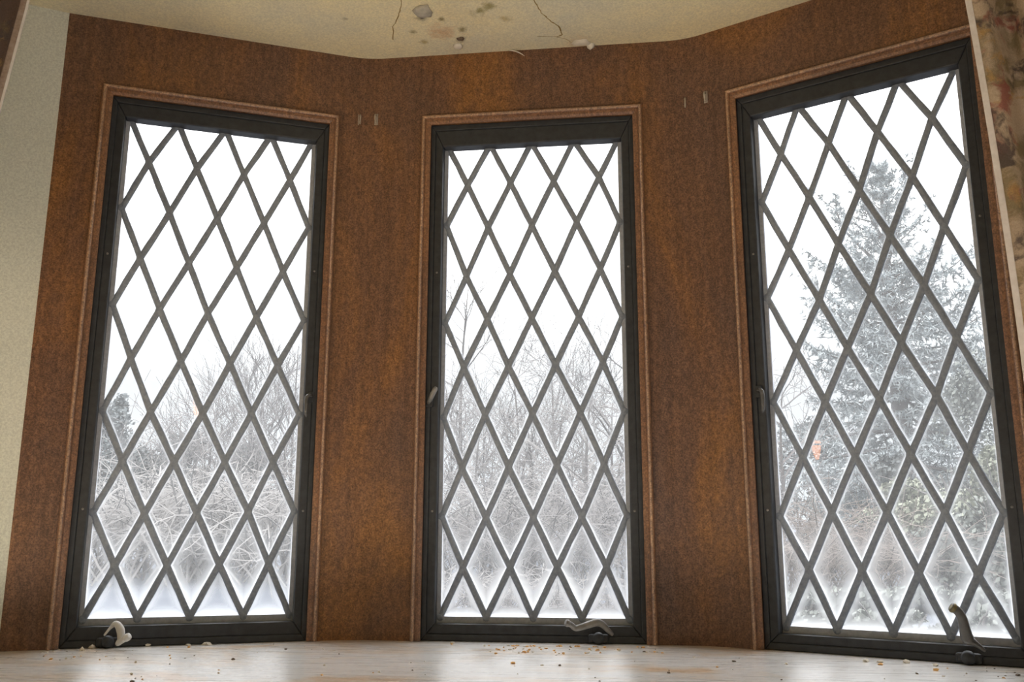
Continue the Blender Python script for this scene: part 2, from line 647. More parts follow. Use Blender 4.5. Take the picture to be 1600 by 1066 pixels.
def bay_wall(name, k, left, right, label):
    mb = MB()
    o = Vector((outward(k).x, outward(k).y))
    TH = 0.055

    def strip(poly, z0, z1):
        back = [p + o * TH for p in poly]
        mb.prism(poly + back[::-1], z0, z1)
    j0, j1 = face_pt(k, -OPEN_U), face_pt(k, OPEN_U)
    strip(left + [j0], Z_SILL - 0.05, Z_CEIL + 0.02)
    strip([j1] + right, Z_SILL - 0.05, Z_CEIL + 0.02)
    strip([j0, j1], OPEN_Z, Z_CEIL + 0.02)
    ob = mb.build(name, M['wood'])
    return tag(ob, label, 'wall', kind='structure')


g = 0.0005
bay_wall('wall_bay_left', 0, [A_], fB[:5], 'brown stained wood panelling around the left leaded window')
bay_wall('wall_bay_center', 1, fB[4:], fC[:5], 'brown stained wood panelling around the middle leaded window')
bay_wall('wall_bay_right', 2, fC[4:], [D_], 'brown stained wood panelling around the right leaded window')

XL, XR, YB = -2.5, 2.3, -2.7
# plaster beside the panelling
dl = Vector((-math.cos(0.55), -math.sin(0.55)))
tl_ = (XL - A_.x) / dl.x
AL = A_ + dl * tl_
dr = Vector((math.cos(0.75), -math.sin(0.75)))
DR = D_ + dr * ((XR - D_.x) / dr.x)


def slab(name, p, q, side, z0, z1, mat, label, th=0.1):
    d = (q - p).normalized()
    n = Vector((-d.y, d.x)) * side * th
    mb = MB()
    mb.prism([p, q, q + n, p + n], z0, z1)
    return tag(mb.build(name, mat), label, 'wall', kind='structure')


slab('wall_left', AL, A_, 1, 0, Z_CEIL + 0.02, M['plaster'], 'pale grey green plaster wall left of the wood panelling')
slab('wall_right', D_, DR, 1, 0, Z_CEIL + 0.02, M['plaster'], 'plaster wall right of the panelling behind the floral curtain')
slab('wall_room_left', Vector((XL, YB)), AL, 1, 0, Z_CEIL + 0.02, M['plaster'], 'left side wall of the room behind the viewer')
slab('wall_room_right', DR, Vector((XR, YB)), 1, 0, Z_CEIL + 0.02, M['plaster'], 'right side wall of the room behind the viewer')
slab('wall_back', Vector((XR, YB)), Vector((XL, YB)), 1, 0, Z_CEIL + 0.02, M['plaster'], 'back wall of the room opposite the bay window')

o0, o1, o2 = (Vector((outward(k).x, outward(k).y)) for k in range(3))
# floor and ceiling follow the room outline, out to the outer face of the bay
E_ = 0.052
outer = [A_ + o0 * E_, B_ + (o0 + o1) * (E_ / 2), C_ + (o1 + o2) * (E_ / 2), D_ + o2 * E_]
room = [Vector((XL - .08, YB - .08)), Vector((XR + .08, YB - .08)), DR + Vector((.08, 0.03))] + outer[::-1] + [AL + Vector((-.08, 0.03))]
mb = MB()
mb.prism(room, -0.1, 0.0)
tag(mb.build('floor', M['floor']), 'dark board floor of the room below the window sill', 'floor', kind='structure')
mb = MB()
mb.prism(room, Z_CEIL, Z_CEIL + 0.12)
ceiling = mb.build('ceiling', M['ceiling'])
tag(ceiling, 'cream plaster ceiling, cracked and water stained above the middle window', 'ceiling', kind='structure')

SILL_Y = 1.35
sl = cross2(A_, dl, Vector((0, SILL_Y)), Vector((1, 0)))
sr = cross2(D_, dr, Vector((0, SILL_Y)), Vector((1, 0)))
mb = MB()
e2 = 0.05
sill_poly = [sl, sr, D_ + o2 * e2, C_ + (o1 + o2) * (e2 / 2), B_ + (o0 + o1) * (e2 / 2), A_ + o0 * e2]
mb.prism(sill_poly, Z_SILL - 0.045, Z_SILL)
sill = mb.build('window_sill', M['sill'], bevel=0.006)
tag(sill, 'broad worn wooden sill running below all three leaded windows', 'sill', kind='structure')
# wall below the sill, under the windows
mb = MB()
ring_in = [A_, B_, C_, D_]
ring_out = [A_ + o0 * e2, B_ + (o0 + o1) * (e2 / 2), C_ + (o1 + o2) * (e2 / 2), D_ + o2 * e2]
for i in range(3):
    mb.prism([ring_in[i], ring_in[i + 1], ring_out[i + 1], ring_out[i]], 0.0, Z_SILL - 0.045)
tag(mb.build('wall_below_sill', M['plaster']), 'plaster wall below the window sill', 'wall', kind='structure')

# daylight portals in the three openings: they give no light, they only aim the sky's samples
for k in range(3):
    pl = bpy.data.lights.new('window_portal', 'AREA')
    pl.shape = 'RECTANGLE'
    pl.size, pl.size_y = 0.52, 1.26
    pl.cycles.is_portal = True
    po = bpy.data.objects.new('window_portal', pl)
    C.objects.link(po)
    po.matrix_world = Matrix.Translation(loc(k, 0, 0.03, Z_GLASS0 + GLASS_H / 2)) @ Matrix.Rotation(ANG[k], 4, 'Z') @ Matrix.Rotation(-pi / 2, 4, 'X')

# ------------------------------------------------------------------ ceiling damage (parts of the ceiling)
def crack(pix, w):
    mb = MB()
    pts = []
    for (a, b) in zip(pix[:-1], pix[1:]):
        for s in (0, .2, .4, .6, .8):
            pts.append(on_z(a[0] + (b[0] - a[0]) * s + rng.uniform(-.9, .9), a[1] + (b[1] - a[1]) * s, Z_CEIL))
    pts.append(on_z(*pix[-1], Z_CEIL))
    mb.tube(pts, [w * rng.uniform(.5, 1.2) for _ in pts], 6, 0.25, Vector((0, 0, 1)))
    return mb.build('crack', M['crack'], ceiling)


crack([(628, -16), (627, 10), (622, 28), (614, 42), (614, 62)], 0.0018)
crack([(828, -14), (836, 4), (846, 20), (862, 34), (874, 42), (878, 54), (870, 58)], 0.0021)
crack([(840, 57), (866, 57), (884, 61), (896, 68)], 0.0013)


def ceiling_lump(px, py, r, sq, mat, seed):
    mb = MB()
    p = on_z(px, py, Z_CEIL)
    mb.blob(p + Vector((0, 0, -0.001)), r, sq, 0.3, seed)
    return mb.build('plaster_lump', mat, ceiling, True)


ceiling_lump(661, 18, 0.021, (1.1, 1.3, 0.35), M['grey_plaster'], 3)
ceiling_lump(716, 72, 0.012, (1, 1.2, 0.4), M['white_flake'], 4)
ceiling_lump(720, 60, 0.008, (1.2, 1, 0.4), M['dark_bit'], 5)
ceiling_lump(923, 70, 0.011, (1.0, 0.9, 0.95), M['white_flake'], 6)
ceiling_lump(908, 66, 0.018, (1.5, 0.9, 0.25), M['white_flake'], 7)
# a curl of peeled paint hanging where ceiling meets panelling
mb = MB()
b0 = on_z(795, 78, Z_CEIL)
d_ = on_z(820, 77, Z_CEIL) - b0
pp = [b0 + d_ * s + Vector((0, -0.004 * s, -0.020 * s * s - 0.002)) for s in (0, .2, .4, .6, .8, 1.0)]
mb.tube(pp, [0.001, 0.003, 0.0035, 0.0035, 0.003, 0.001], 6, 0.3, Vector((0, 0, 1)))
mb.build('paint_curl', M['white_flake'], ceiling, True)

# ------------------------------------------------------------------ the leaded casement windows
DISP = {
 0: {(0,0):(8,1),(2,0):(2,-1),(4,0):(4,0),(6,0):(5,0),(8,0):(-1,0),(0,4):(-4,4),(2,4):(-6,1),(4,4):(-7,-2),(6,4):(-4,-3),(8,4):(-4,-3),(0,6):(-4,-9),(2,6):(-7,-8),(4,6):(-2,-6),(6,6):(-2,-1),(8,6):(-1,0),(0,8):(0,0),(2,8):(-2,-2),(4,8):(0,2),(6,8):(4,6),(8,8):(-3,8),(0,10):(3,9),(2,10):(1,7),(4,10):(1,7),(6,10):(7,7),(8,10):(2,7),(1,1):(-3,9),(3,1):(-2,7),(5,1):(0,5),(7,1):(3,4)},
 1: {(0,0):(0,-10),(2,0):(1,-9),(4,0):(-2,-9),(6,0):(-3,-12),(8,0):(-6,-12),(0,2):(1,12),(2,2):(-3,4),(4,2):(-1,5),(6,2):(2,9),(8,2):(-1,4),(0,4):(-2,-5),(2,4):(-3,2),(4,4):(-2,2),(6,4):(4,2),(8,4):(1,-1),(0,6):(-2,-5),(2,6):(-7,0),(4,6):(-1,1),(6,6):(5,3),(8,6):(2,4),(0,8):(3,-4),(2,8):(-3,-8),(4,8):(0,-6),(6,8):(5,-6),(8,8):(3,-2),(0,10):(5,-3),(2,10):(-1,2),(4,10):(-1,3),(6,10):(2,3),(8,10):(2,3),(1,1):(-2,1),(3,1):(-1,2),(5,1):(0,2),(7,1):(5,7),(1,3):(-2,-5),(3,3):(-2,-2),(5,3):(1,1),(7,3):(4,4),(1,5):(-6,0),(3,5):(-5,1),(5,5):(1,2),(7,5):(6,6),(1,7):(-7,-9),(3,7):(-4,-7),(5,7):(2,-3),(7,7):(4,-2),(1,9):(-2,-4),(3,9):(0,-3),(5,9):(1,-2),(7,9):(5,0)},
 2: {(0,0):(-1,-5),(2,0):(-12,-5),(4,0):(-9,-3),(6,0):(-8,3),(8,0):(-5,-1),(0,2):(-1,12),(2,2):(1,3),(4,2):(2,-4),(6,2):(3,3),(8,2):(-2,4),(0,4):(3,16),(2,4):(8,-5),(4,4):(8,-8),(6,4):(6,-4),(8,4):(-1,-10),(0,6):(4,11),(2,6):(5,2),(4,6):(8,0),(6,6):(10,-2),(8,6):(-1,-5),(0,8):(5,-6),(2,8):(3,1),(4,8):(5,0),(6,8):(5,-1),(8,8):(0,-3),(0,10):(1,3),(2,10):(-3,0),(4,10):(-2,-1),(6,10):(-5,-3),(8,10):(-6,-5),(1,1):(-3,4),(3,1):(-2,4),(5,1):(-5,5),(7,1):(-2,9)},
}
TOPZ = [0.0, -0.010, -0.003]
BOTZ = [0.008, 0.002, -0.002]


def lattice(k):
    """handmade, so no node sits quite where a ruler would put it; heights from the foot of the glass"""
    P = {}
    for j in range(11):
        for i in range(9):
            if (i + j) % 2: continue
            if (i, j) in DISP[k]:
                du, dz = DISP[k][(i, j)]
            else:
                w = su = sz = 0
                for (a, b), (x, y) in DISP[k].items():
                    q = 1.0 / ((a - i) ** 2 + ((b - j) * 0.8) ** 2) ** 1.5
                    w += q
                    su += q * x
                    sz += q * y
                du, dz = su / w, sz / w
            u = (i / 8 - 0.5) * GLASS_W + du * 0.001
            z = GLASS_H * (1 - j / 10) + dz * 0.001
            if i == 0: u = -GLASS_W / 2
            if i == 8: u = GLASS_W / 2
            if j == 0: z = GLASS_H + TOPZ[k]
            if j == 10: z = BOTZ[k]
            P[(i, j)] = (u, z)
    return P


def panes_of(P):
    out = []
    for j in range(11):
        for i in range(9):
            if (i + j) % 2: continue
            # diamond whose top is this node
            if j + 2 <= 10:
                top, bot = P[(i, j)], P[(i, j + 2)]
                l, r = P.get((i - 1, j + 1)), P.get((i + 1, j + 1))
                out.append([q for q in (top, l, bot, r) if q])
            if j == 0 and i + 2 <= 8: out.append([P[(i, 0)], P[(i + 1, 1)], P[(i + 2, 0)]])
            if j == 10 and i + 2 <= 8: out.append([P[(i, 10)], P[(i + 2, 10)], P[(i + 1, 9)]])
    return out


SASH_U = 0.2325
WIN_LABEL = ['leaded diamond pane window left of the three, beside the plaster wall',
             'middle one of the three leaded diamond pane windows',
             'leaded diamond pane window beside the floral curtain, with a spruce behind it']


def build_window(k):
    root = empty('window_%d' % (k + 1), loc(k, 0, 0, Z_SILL), ANG[k])
    tag(root, WIN_LABEL[k], 'window', 'leaded casement windows of the bay', 'structure')
    g0 = Z_GLASS0 - Z_SILL          # foot of the lattice above the sill
    zt = OPEN_Z - Z_SILL

    def frame(mb, uo, ui, zo0, zo1, zi0, zi1, y0, y1):
        """a rectangular ring of bars"""
        pr = [(-uo, zo0), (uo, zo0), (uo, zo1), (-uo, zo1)]
        pi_ = [(-ui, zi0), (ui, zi0), (ui, zi1), (-ui, zi1)]
        for i in range(4):
            j = (i + 1) % 4
            a, b, c, d = pr[i], pr[j], pi_[j], pi_[i]
            vs = [(p[0], y, p[1]) for y in (y0, y1) for p in (a, b, c, d)]
            mb.raw(vs, [(0, 1, 2, 3), (7, 6, 5, 4), (0, 4, 5, 1), (1, 5, 6, 2), (2, 6, 7, 3), (3, 7, 4, 0)])
    # fixed outer steel frame and sash
    mb = MB()
    frame(mb, OPEN_U - 0.0005, 0.252, 0.0008, zt - 0.0005, 0.016, zt - 0.016, -0.034, 0.012)
    mb.build('outer_frame', M['steel'], root, bevel=0.002)
    mb = MB()
    zi1 = g0 + GLASS_H + TOPZ[k] - 0.012
    zi0 = g0 + BOTZ[k] - 0.0125
    frame(mb, 0.2535, SASH_U, 0.0145, zt - 0.0145, zi0, zi1, -0.030, 0.006)
    sash = mb.build('sash', M['steel'], root, bevel=0.003)
    # screws on the stiles
    for (u, z) in ((-0.243, 0.30), (0.243, 0.30), (0.243, 0.9), (-0.243, 0.9)):
        mb = MB()
        mb.lathe([(0.0001, 0.0016), (0.0022, 0.0012), (0.003, 0.0)], Matrix.Translation((u, -0.0298, z)) @ Matrix.Rotation(pi / 2, 4, 'X'), 10)
        mb.build('screw', M['handle'], sash, True)
    # leads
    P = lattice(k)
    mb = MB()
    prof = [(-0.0074, -0.001), (-0.006, -0.0034), (-0.002, -0.0046), (0.002, -0.0046), (0.006, -0.0034), (0.0074, -0.001), (0.0068, 0.004), (-0.0068, 0.004)]

    def bar(p, q, wob=0.0):
        a, b = Vector((p[0], 0, p[1] + g0)), Vector((q[0], 0, q[1] + g0))
        d = (b - a).normalized()
        n = Vector((-d.z, 0, d.x))
        y = Vector((0, 1, 0))
        path = []
        for s in (0, .25, .5, .75, 1):
            c = a.lerp(b, s) + n * (wob * math.sin(pi * s) * rng.uniform(-1, 1))
            path.append((c, n * rng.uniform(.94, 1.08), y))
        mb.sweep(path, prof)
    for (i, j), p in P.items():
        for di in (-1, 1):
            q = P.get((i + di, j + 1))
            if q: bar(p, q, 0.0006)
    for (i, j), p in P.items():                                    # solder joints
        mb.blob((p[0], -0.0026, p[1] + g0), 0.0105, (1.0, 0.30, 1.15), 0.12, i * 31 + j + k * 100, 0, 1)
    mb.build('lead_cames', M['lead'], root)
    # the flat lead that borders the lights
    mb = MB()
    t_, b_ = GLASS_H + TOPZ[k], BOTZ[k]
    frame(mb, 0.243, GLASS_W / 2 - 0.002, g0 + b_ - 0.018, g0 + t_ + 0.016, g0 + b_ + 0.002, g0 + t_ - 0.002, -0.0035, 0.004)
    mb.build('edge_lead', M['edge_lead'], root)
    # panes: inner dirty face carries the film
    me_v, me_f, edge = [], [], []
    pr = random.Random(50 + k)
    for poly in panes_of(P):
        c = Vector((sum(p[0] for p in poly) / len(poly), sum(p[1] for p in poly) / len(poly)))
        ta, tb = pr.gauss(0, 0.0022), pr.gauss(0, 0.0022)          # old panes never lie quite flat
        n0 = len(me_v)
        m = len(poly)
        K = 7
        # inner face: rings from the rim to the middle, keeping the distance to the came as an attribute
        for r in range(K):
            s = r / K
            for p in poly:
                q = c + (Vector(p) - c) * (1 - s)
                me_v.append((q.x, (q.x - c.x) * ta + (q.y - c.y) * tb, q.y))
                edge.append(s)
        me_v.append((c.x, 0, c.y))
        edge.append(1.0)
        for r in range(K - 1):
            for a in range(m):
                b = (a + 1) % m
                me_f.append((n0 + r * m + a, n0 + r * m + b, n0 + (r + 1) * m + b, n0 + (r + 1) * m + a))
        for a in range(m):
            me_f.append((n0 + (K - 1) * m + a, n0 + (K - 1) * m + (a + 1) % m, n0 + K * m))
    me = bpy.data.meshes.new('glass_panes')
    me.from_pydata(me_v, [], me_f)
    at_ = me.attributes.new('edge', 'FLOAT', 'POINT')
    at_.data.foreach_set('value', edge)
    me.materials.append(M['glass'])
    me.update()
    gp = bpy.data.objects.new('glass_panes', me)
    C.objects.link(gp)
    gp.parent = root
    gp.location = (0, 0.0005, g0)
    # bead moulding round the opening, lying on the panelling
    mb = MB()
    bead = [(0.0, 0.0), (0.0, -0.004), (0.006, -0.007), (0.0125, -0.0075), (0.0135, -0.012), (0.018, -0.0145), (0.023, -0.012), (0.025, -0.006), (0.025, 0.0)]
    yv = Vector((0, 1, 0))
    U, T = OPEN_U - 0.002, zt - 0.002
    y0 = -RECESS
    path = [(Vector((-U, y0, 0.0008)), Vector((-1, 0, 0)), yv), (Vector((-U, y0, T)), Vector((-1, 0, 1)), yv),
            (Vector((U, y0, T)), Vector((1, 0, 1)), yv), (Vector((U, y0, 0.0008)), Vector((1, 0, 0)), yv)]
    mb.sweep(path, bead)
    bd = mb.build('bead_moulding', M['bead'], root)
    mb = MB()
    mb.sweep(path, [(0.0150, -0.0130), (0.0165, -0.0152), (0.0195, -0.0152), (0.0212, -0.0130)])  # thin strip added to carry the bead's painted highlight
    mb.build('bead_highlight', M['ridge'], bd)
    return root, g0


def steel_to(root, k, px, py, v):
    u, z = hit(k, px, py, v)
    return Vector((u, v, z - Z_SILL))


wins = [build_window(k) for k in range(3)]


# sash fasteners -----------------------------------------------------------
def bent_handle(k, px, py, side):
    """flat pull with a round shoulder: the pale edge faces the glass"""
    root = wins[k][0]
    c = steel_to(root, k, px, py, -0.032)
    mb = MB()
    pts = [(0.014 * side, 0.000, 0.022), (0.012 * side, -0.010, 0.0245), (0.006 * side, -0.016, 0.024), (0.001 * side, -0.018, 0.019), (0, -0.018, 0.010),
           (0, -0.018, -0.012), (0.001 * side, -0.017, -0.022), (0.004 * side, -0.013, -0.029)]
    mb.tube([c + Vector(p) for p in pts], [.0045, .0045, .005, .005, .005, .0048, .0042, .003], 10)
    h = mb.build('fastener_handle', M['grip'], root, True)
    mb = MB()
    mb.box((c.x + 0.014 * side - 0.007, -0.036, c.z + 0.008), (c.x + 0.014 * side + 0.007, -0.0298, c.z + 0.036))
    mb.build('back_plate', M['steel'], h, bevel=0.002)
    return h


bent_handle(0, 477, 634, 1)
bent_handle(2, 1196, 626, -1)
# the middle window's lever points into the room
root = wins[1][0]
c = steel_to(root, 1, 671, 624, -0.032)
mb = MB()
hp = [c + Vector((0, 0.002, 0))] + [steel_to(root, 1, px, py, v) for px, py, v in ((670, 629, -0.040), (672, 625, -0.047), (676, 616, -0.053), (680, 608, -0.057), (681.5, 605, -0.058))]
mb.tube(hp, [.004, .005, .0058, .0064, .0062, .0035], 12)
h = mb.build('fastener_handle', M['handle'], root, True)
mb = MB()
mb.box((c.x - 0.009, -0.036, c.z - 0.020), (c.x + 0.009, -0.0298, c.z + 0.018))
mb.build('back_plate', M['steel'], h, bevel=0.002)


# casement operators at the foot of each window -------------------------------
def operator(k, pix, depths, rads, mat, foot, knob_mat=None):
    root = wins[k][0]
    pts = [steel_to(root, k, px, py, v) for (px, py), v in zip(pix, depths)]
    mb = MB()
    # gear box against the bottom rail
    mb.box((foot[0] - 0.024, -0.046, 0.002), (foot[0] + 0.024, -0.0302, 0.022))
    op = mb.build('casement_operator', M['steel'], root, bevel=0.006)
    mb = MB()
    mb.lathe([(0.0001, 0.012), (0.010, 0.011), (0.013, 0.004), (0.014, 0.0)], Matrix.Translation((foot[0], -0.044, 0.013)) @ Matrix.Rotation(pi / 2, 4, 'X'), 18)
    mb.build('hub', M['steel'], op, True)
    fine, fr = [], []
    n = len(pts)
    for i in range(n - 1):
        p0, p1, p2, p3 = pts[max(i - 1, 0)], pts[i], pts[i + 1], pts[min(i + 2, n - 1)]
        for s in (0, .2, .4, .6, .8):
            q = 0.5 * ((2 * p1) + (p2 - p0) * s + (2 * p0 - 5 * p1 + 4 * p2 - p3) * s * s + (3 * p1 - p0 - 3 * p2 + p3) * s ** 3)
            fine.append(q)
            fr.append(rads[i] * (1 - s) + rads[i + 1] * s)
    fine.append(pts[-1])
    fr.append(rads[-1])
    mb = MB()
    mb.tube(fine, fr, 12)
    mb.build('crank_arm', mat, op, True)
    mb = MB()
    mb.tube([pts[-1] + (pts[-2] - pts[-1]) * s for s in (-.02, .05, .25, .5, .62)], [rads[-1] * q for q in (.55, 1.0, 1.18, 1.08, .9)], 12)
    mb.build('crank_knob', knob_mat or mat, op, True)


u0 = hit(0, 168, 1000, -0.05)[0]
operator(0, [(163, 993), (172, 982), (181, 975), (188, 984), (189, 999), (184, 1006), (190, 1002), (202, 994)],
         [-0.046, -0.056, -0.066, -0.074, -0.082, -0.088, -0.094, -0.104], [.0022, .003, .0065, .0088, .0078, .0052, .0058, .0072], M['pale_handle'], (u0,))
u1 = hit(1, 935, 995, -0.05)[0]
operator(1, [(957, 992), (950, 985), (941, 976), (932, 973), (918, 977), (900, 982), (893, 977), (884, 973)],
         [-0.046, -0.054, -0.062, -0.068, -0.074, -0.080, -0.084, -0.090], [.004, .006, .0078, .0086, .0080, .0066, .0064, .0072], M['handle'], (u1,))
u2 = hit(2, 1512, 1024, -0.05)[0]
operator(2, [(1540, 1018), (1524, 1006), (1512, 998), (1508, 985), (1503, 966), (1496, 955), (1486, 948)],
         [-0.046, -0.056, -0.066, -0.074, -0.084, -0.090, -0.096], [.003, .006, .0125, .0105, .009, .0085, .0085], M['dark_handle'], (u2,), M['brass'])


# small hooks for a vanished curtain wire, two at each bend
def hook(k, px, py, label):
    u, z = hit(k, px, py)
    b = loc(k, u, -RECESS, z)
    n = -outward(k)
    o = empty('curtain_hook', b)
    tag(o, label, 'hook', 'wire hooks on the panelling')
    mb = MB()
    pts = [n * 0.0 + Vector((0, 0, .010)), n * 0.010 + Vector((0, 0, .010)), n * 0.013 + Vector((0, 0, .004)), n * 0.011 + Vector((0, 0, -.006)), n * 0.007 + Vector((0, 0, -.010)), n * 0.010 + Vector((0, 0, -0.014))]
    mb.tube(pts, 0.0022, 8)
    mb.build('hook_wire', M['dull_wire'], o, True)
    mb = MB()
    mb.box((-.005, -.0022, -.016), (.005, 0.0002, .016), Matrix.Rotation(ANG[k], 4, 'Z'))
    mb.build('hook_plate', M['dull_wire'], o, bevel=0.001)


hook(0, 562, 188, 'small dull hook on the panelling just right of the left window top corner')
hook(1, 588, 187, 'small dull hook right of the crease between left and middle windows')
hook(1, 1070, 162, 'small dull hook just left of the crease between middle and right windows')
hook(2, 1103, 152, 'small dull hook on the panelling left of the right window top corner')


# ------------------------------------------------------------------ curtains, hung from ceiling rails
def curtain(name, edge_az, dist, dir2, width, waves, amp, mat, hemw, hem_mat, z0, lean, label, fringe=None):
    """edge_az: function height -> azimuth of the leading edge; dir2: where the cloth runs from it"""
    root = empty(name, (0, 0, 0))
    tag(root, label, 'curtain')
    nz, nu = 40, 90
    dn = Vector((-dir2.y, dir2.x))

    def pt(u, z):
        az = edge_az(z)
        p = Vector((math.sin(az) * dist, math.cos(az) * dist))
        # turned by the viewing yaw
        c_, s_ = math.cos(YAW), math.sin(YAW)
        p = Vector((p.x * c_ - p.y * s_, p.x * s_ + p.y * c_))
        w = amp * (1 - math.cos(2 * pi * waves * u / width)) * 0.5 + amp * 0.35 * math.sin(2 * pi * waves * 2.3 * u / width + 1.0 + z * 0.6) * min(1, u / 0.05)
        q = p + dir2 * (u * (1 + lean * (Z_CEIL - z))) + dn * w
        return Vector((q.x, q.y, z))
    TH = 0.0022

    def sheet(u0, u1, nn, mat_, nm, par, off=0.0, th=TH):
        mb = MB()
        vs, fs = [], []
        for s in (0, 1):
            for a in range(nn + 1):
                u = u0 + (u1 - u0) * a / nn
                for b in range(nz + 1):
                    z = z0 + (Z_CEIL - 0.025 - z0) * b / nz
                    p = pt(u, z)
                    vs.append(p + Vector((dn.x, dn.y, 0)) * (off + s * th))
        W_ = (nn + 1) * (nz + 1)
        ix = lambda s, a, b: s * W_ + a * (nz + 1) + b
        for a in range(nn):
            for b in range(nz):
                fs.append((ix(0, a, b), ix(0, a, b + 1), ix(0, a + 1, b + 1), ix(0, a + 1, b)))
                fs.append((ix(1, a, b), ix(1, a + 1, b), ix(1, a + 1, b + 1), ix(1, a, b + 1)))
        for b in range(nz):
            fs.append((ix(0, 0, b), ix(1, 0, b), ix(1, 0, b + 1), ix(0, 0, b + 1)))
            fs.append((ix(0, nn, b), ix(0, nn, b + 1), ix(1, nn, b + 1), ix(1, nn, b)))
        for a in range(nn):
            fs.append((ix(0, a, 0), ix(0, a + 1, 0), ix(1, a + 1, 0), ix(1, a, 0)))
            fs.append((ix(0, a, nz), ix(1, a, nz), ix(1, a + 1, nz), ix(0, a + 1, nz)))
        mb.raw(vs, fs)
        return mb.build(nm, mat_, par, True)
    sheet(hemw + (fringe or 0), width, nu, mat, 'cloth', root)
    sheet(0, hemw, 6, hem_mat, 'hem', root)
    if fringe:
        sheet(hemw, hemw + fringe, 6, M['fringe'], 'fringe', root)
    mb = MB()
    a, b = pt(0.0, Z_CEIL), pt(width, Z_CEIL)
    d = (b - a).normalized()
    n = Vector((-d.y, d.x, 0))
    mb.sweep([(a + n * amp * .5, n, Vector((0, 0, 1))), (b + n * amp * .5, n, Vector((0, 0, 1)))], [(-.04, -.03), (.04, -.03), (.04, -0.0005), (-.04, -0.0005)])
    mb.build('heading_rail', M['dark_metal'], root)
    return root


def az_right(z):
    s = (z - 1.0) / 1.66
    return math.radians(29.68 - 0.5 * max(0, s) ** 1.0 - 1.1 * max(0, s - .12) ** 2 * 3.0)


curtain('floral_curtain', az_right, 1.62, Vector((0.90, -0.43)), 0.42, 3, 0.05, M['curtain'], 0.010, M['hem'], 0.10, 0.0,
        'floral curtain with a pale hem hanging over the right window edge')


def az_left(z):
    # caught back to the wall lower down, so its edge slopes away
    return math.radians(-30.47 - 3.4 * (1.96 - z)) if z < 1.96 else math.radians(-30.47 - 2.6 * (1.96 - z))


curtain('dark_curtain', az_left, 1.80, Vector((-0.88, -0.47)), 0.42, 3, 0.05, M['dark_curtain'], 0.004, M['hem'], 1.15, 0.0,
        'dark curtain with pale fringed edge in front of the left plaster wall', 0.010)

# ------------------------------------------------------------------ crumbs along the sill
def lump_mesh(name, seed, mat, sq):
    mb = MB()
    mb.blob((0, 0, sq[2] * 0.62), 1.0, sq, 0.5, seed, 0, 1)
    me = mb.build('tmp', mat)
    d = me.data
    bpy.data.objects.remove(me)
    d.name = name
    return d


PROTO = {}
for nm, mt in (('white', M['plaster_bit']), ('ochre', M['orange_bit']), ('dark', M['dark_bit'])):
    PROTO[nm] = [lump_mesh('crumb_' + nm, s, mt, (1, rng.uniform(.55, .9), rng.uniform(.3, .55))) for s in range(4)]


def crumb(name, px, py, size, kind, label, group, cat):
    p = on_z(px, py + 2.5, Z_SILL)
    size *= 1.45 if kind != 'dark' else 1.0
    o = bpy.data.objects.new(name, rng.choice(PROTO[kind]))
    o.location = (p.x, p.y, Z_SILL + 0.0002)
    o.rotation_euler = (0, 0, rng.uniform(0, 6.28))
    o.scale = (size, size, size)
    tag(o, label, cat, group)
    C.objects.link(o)


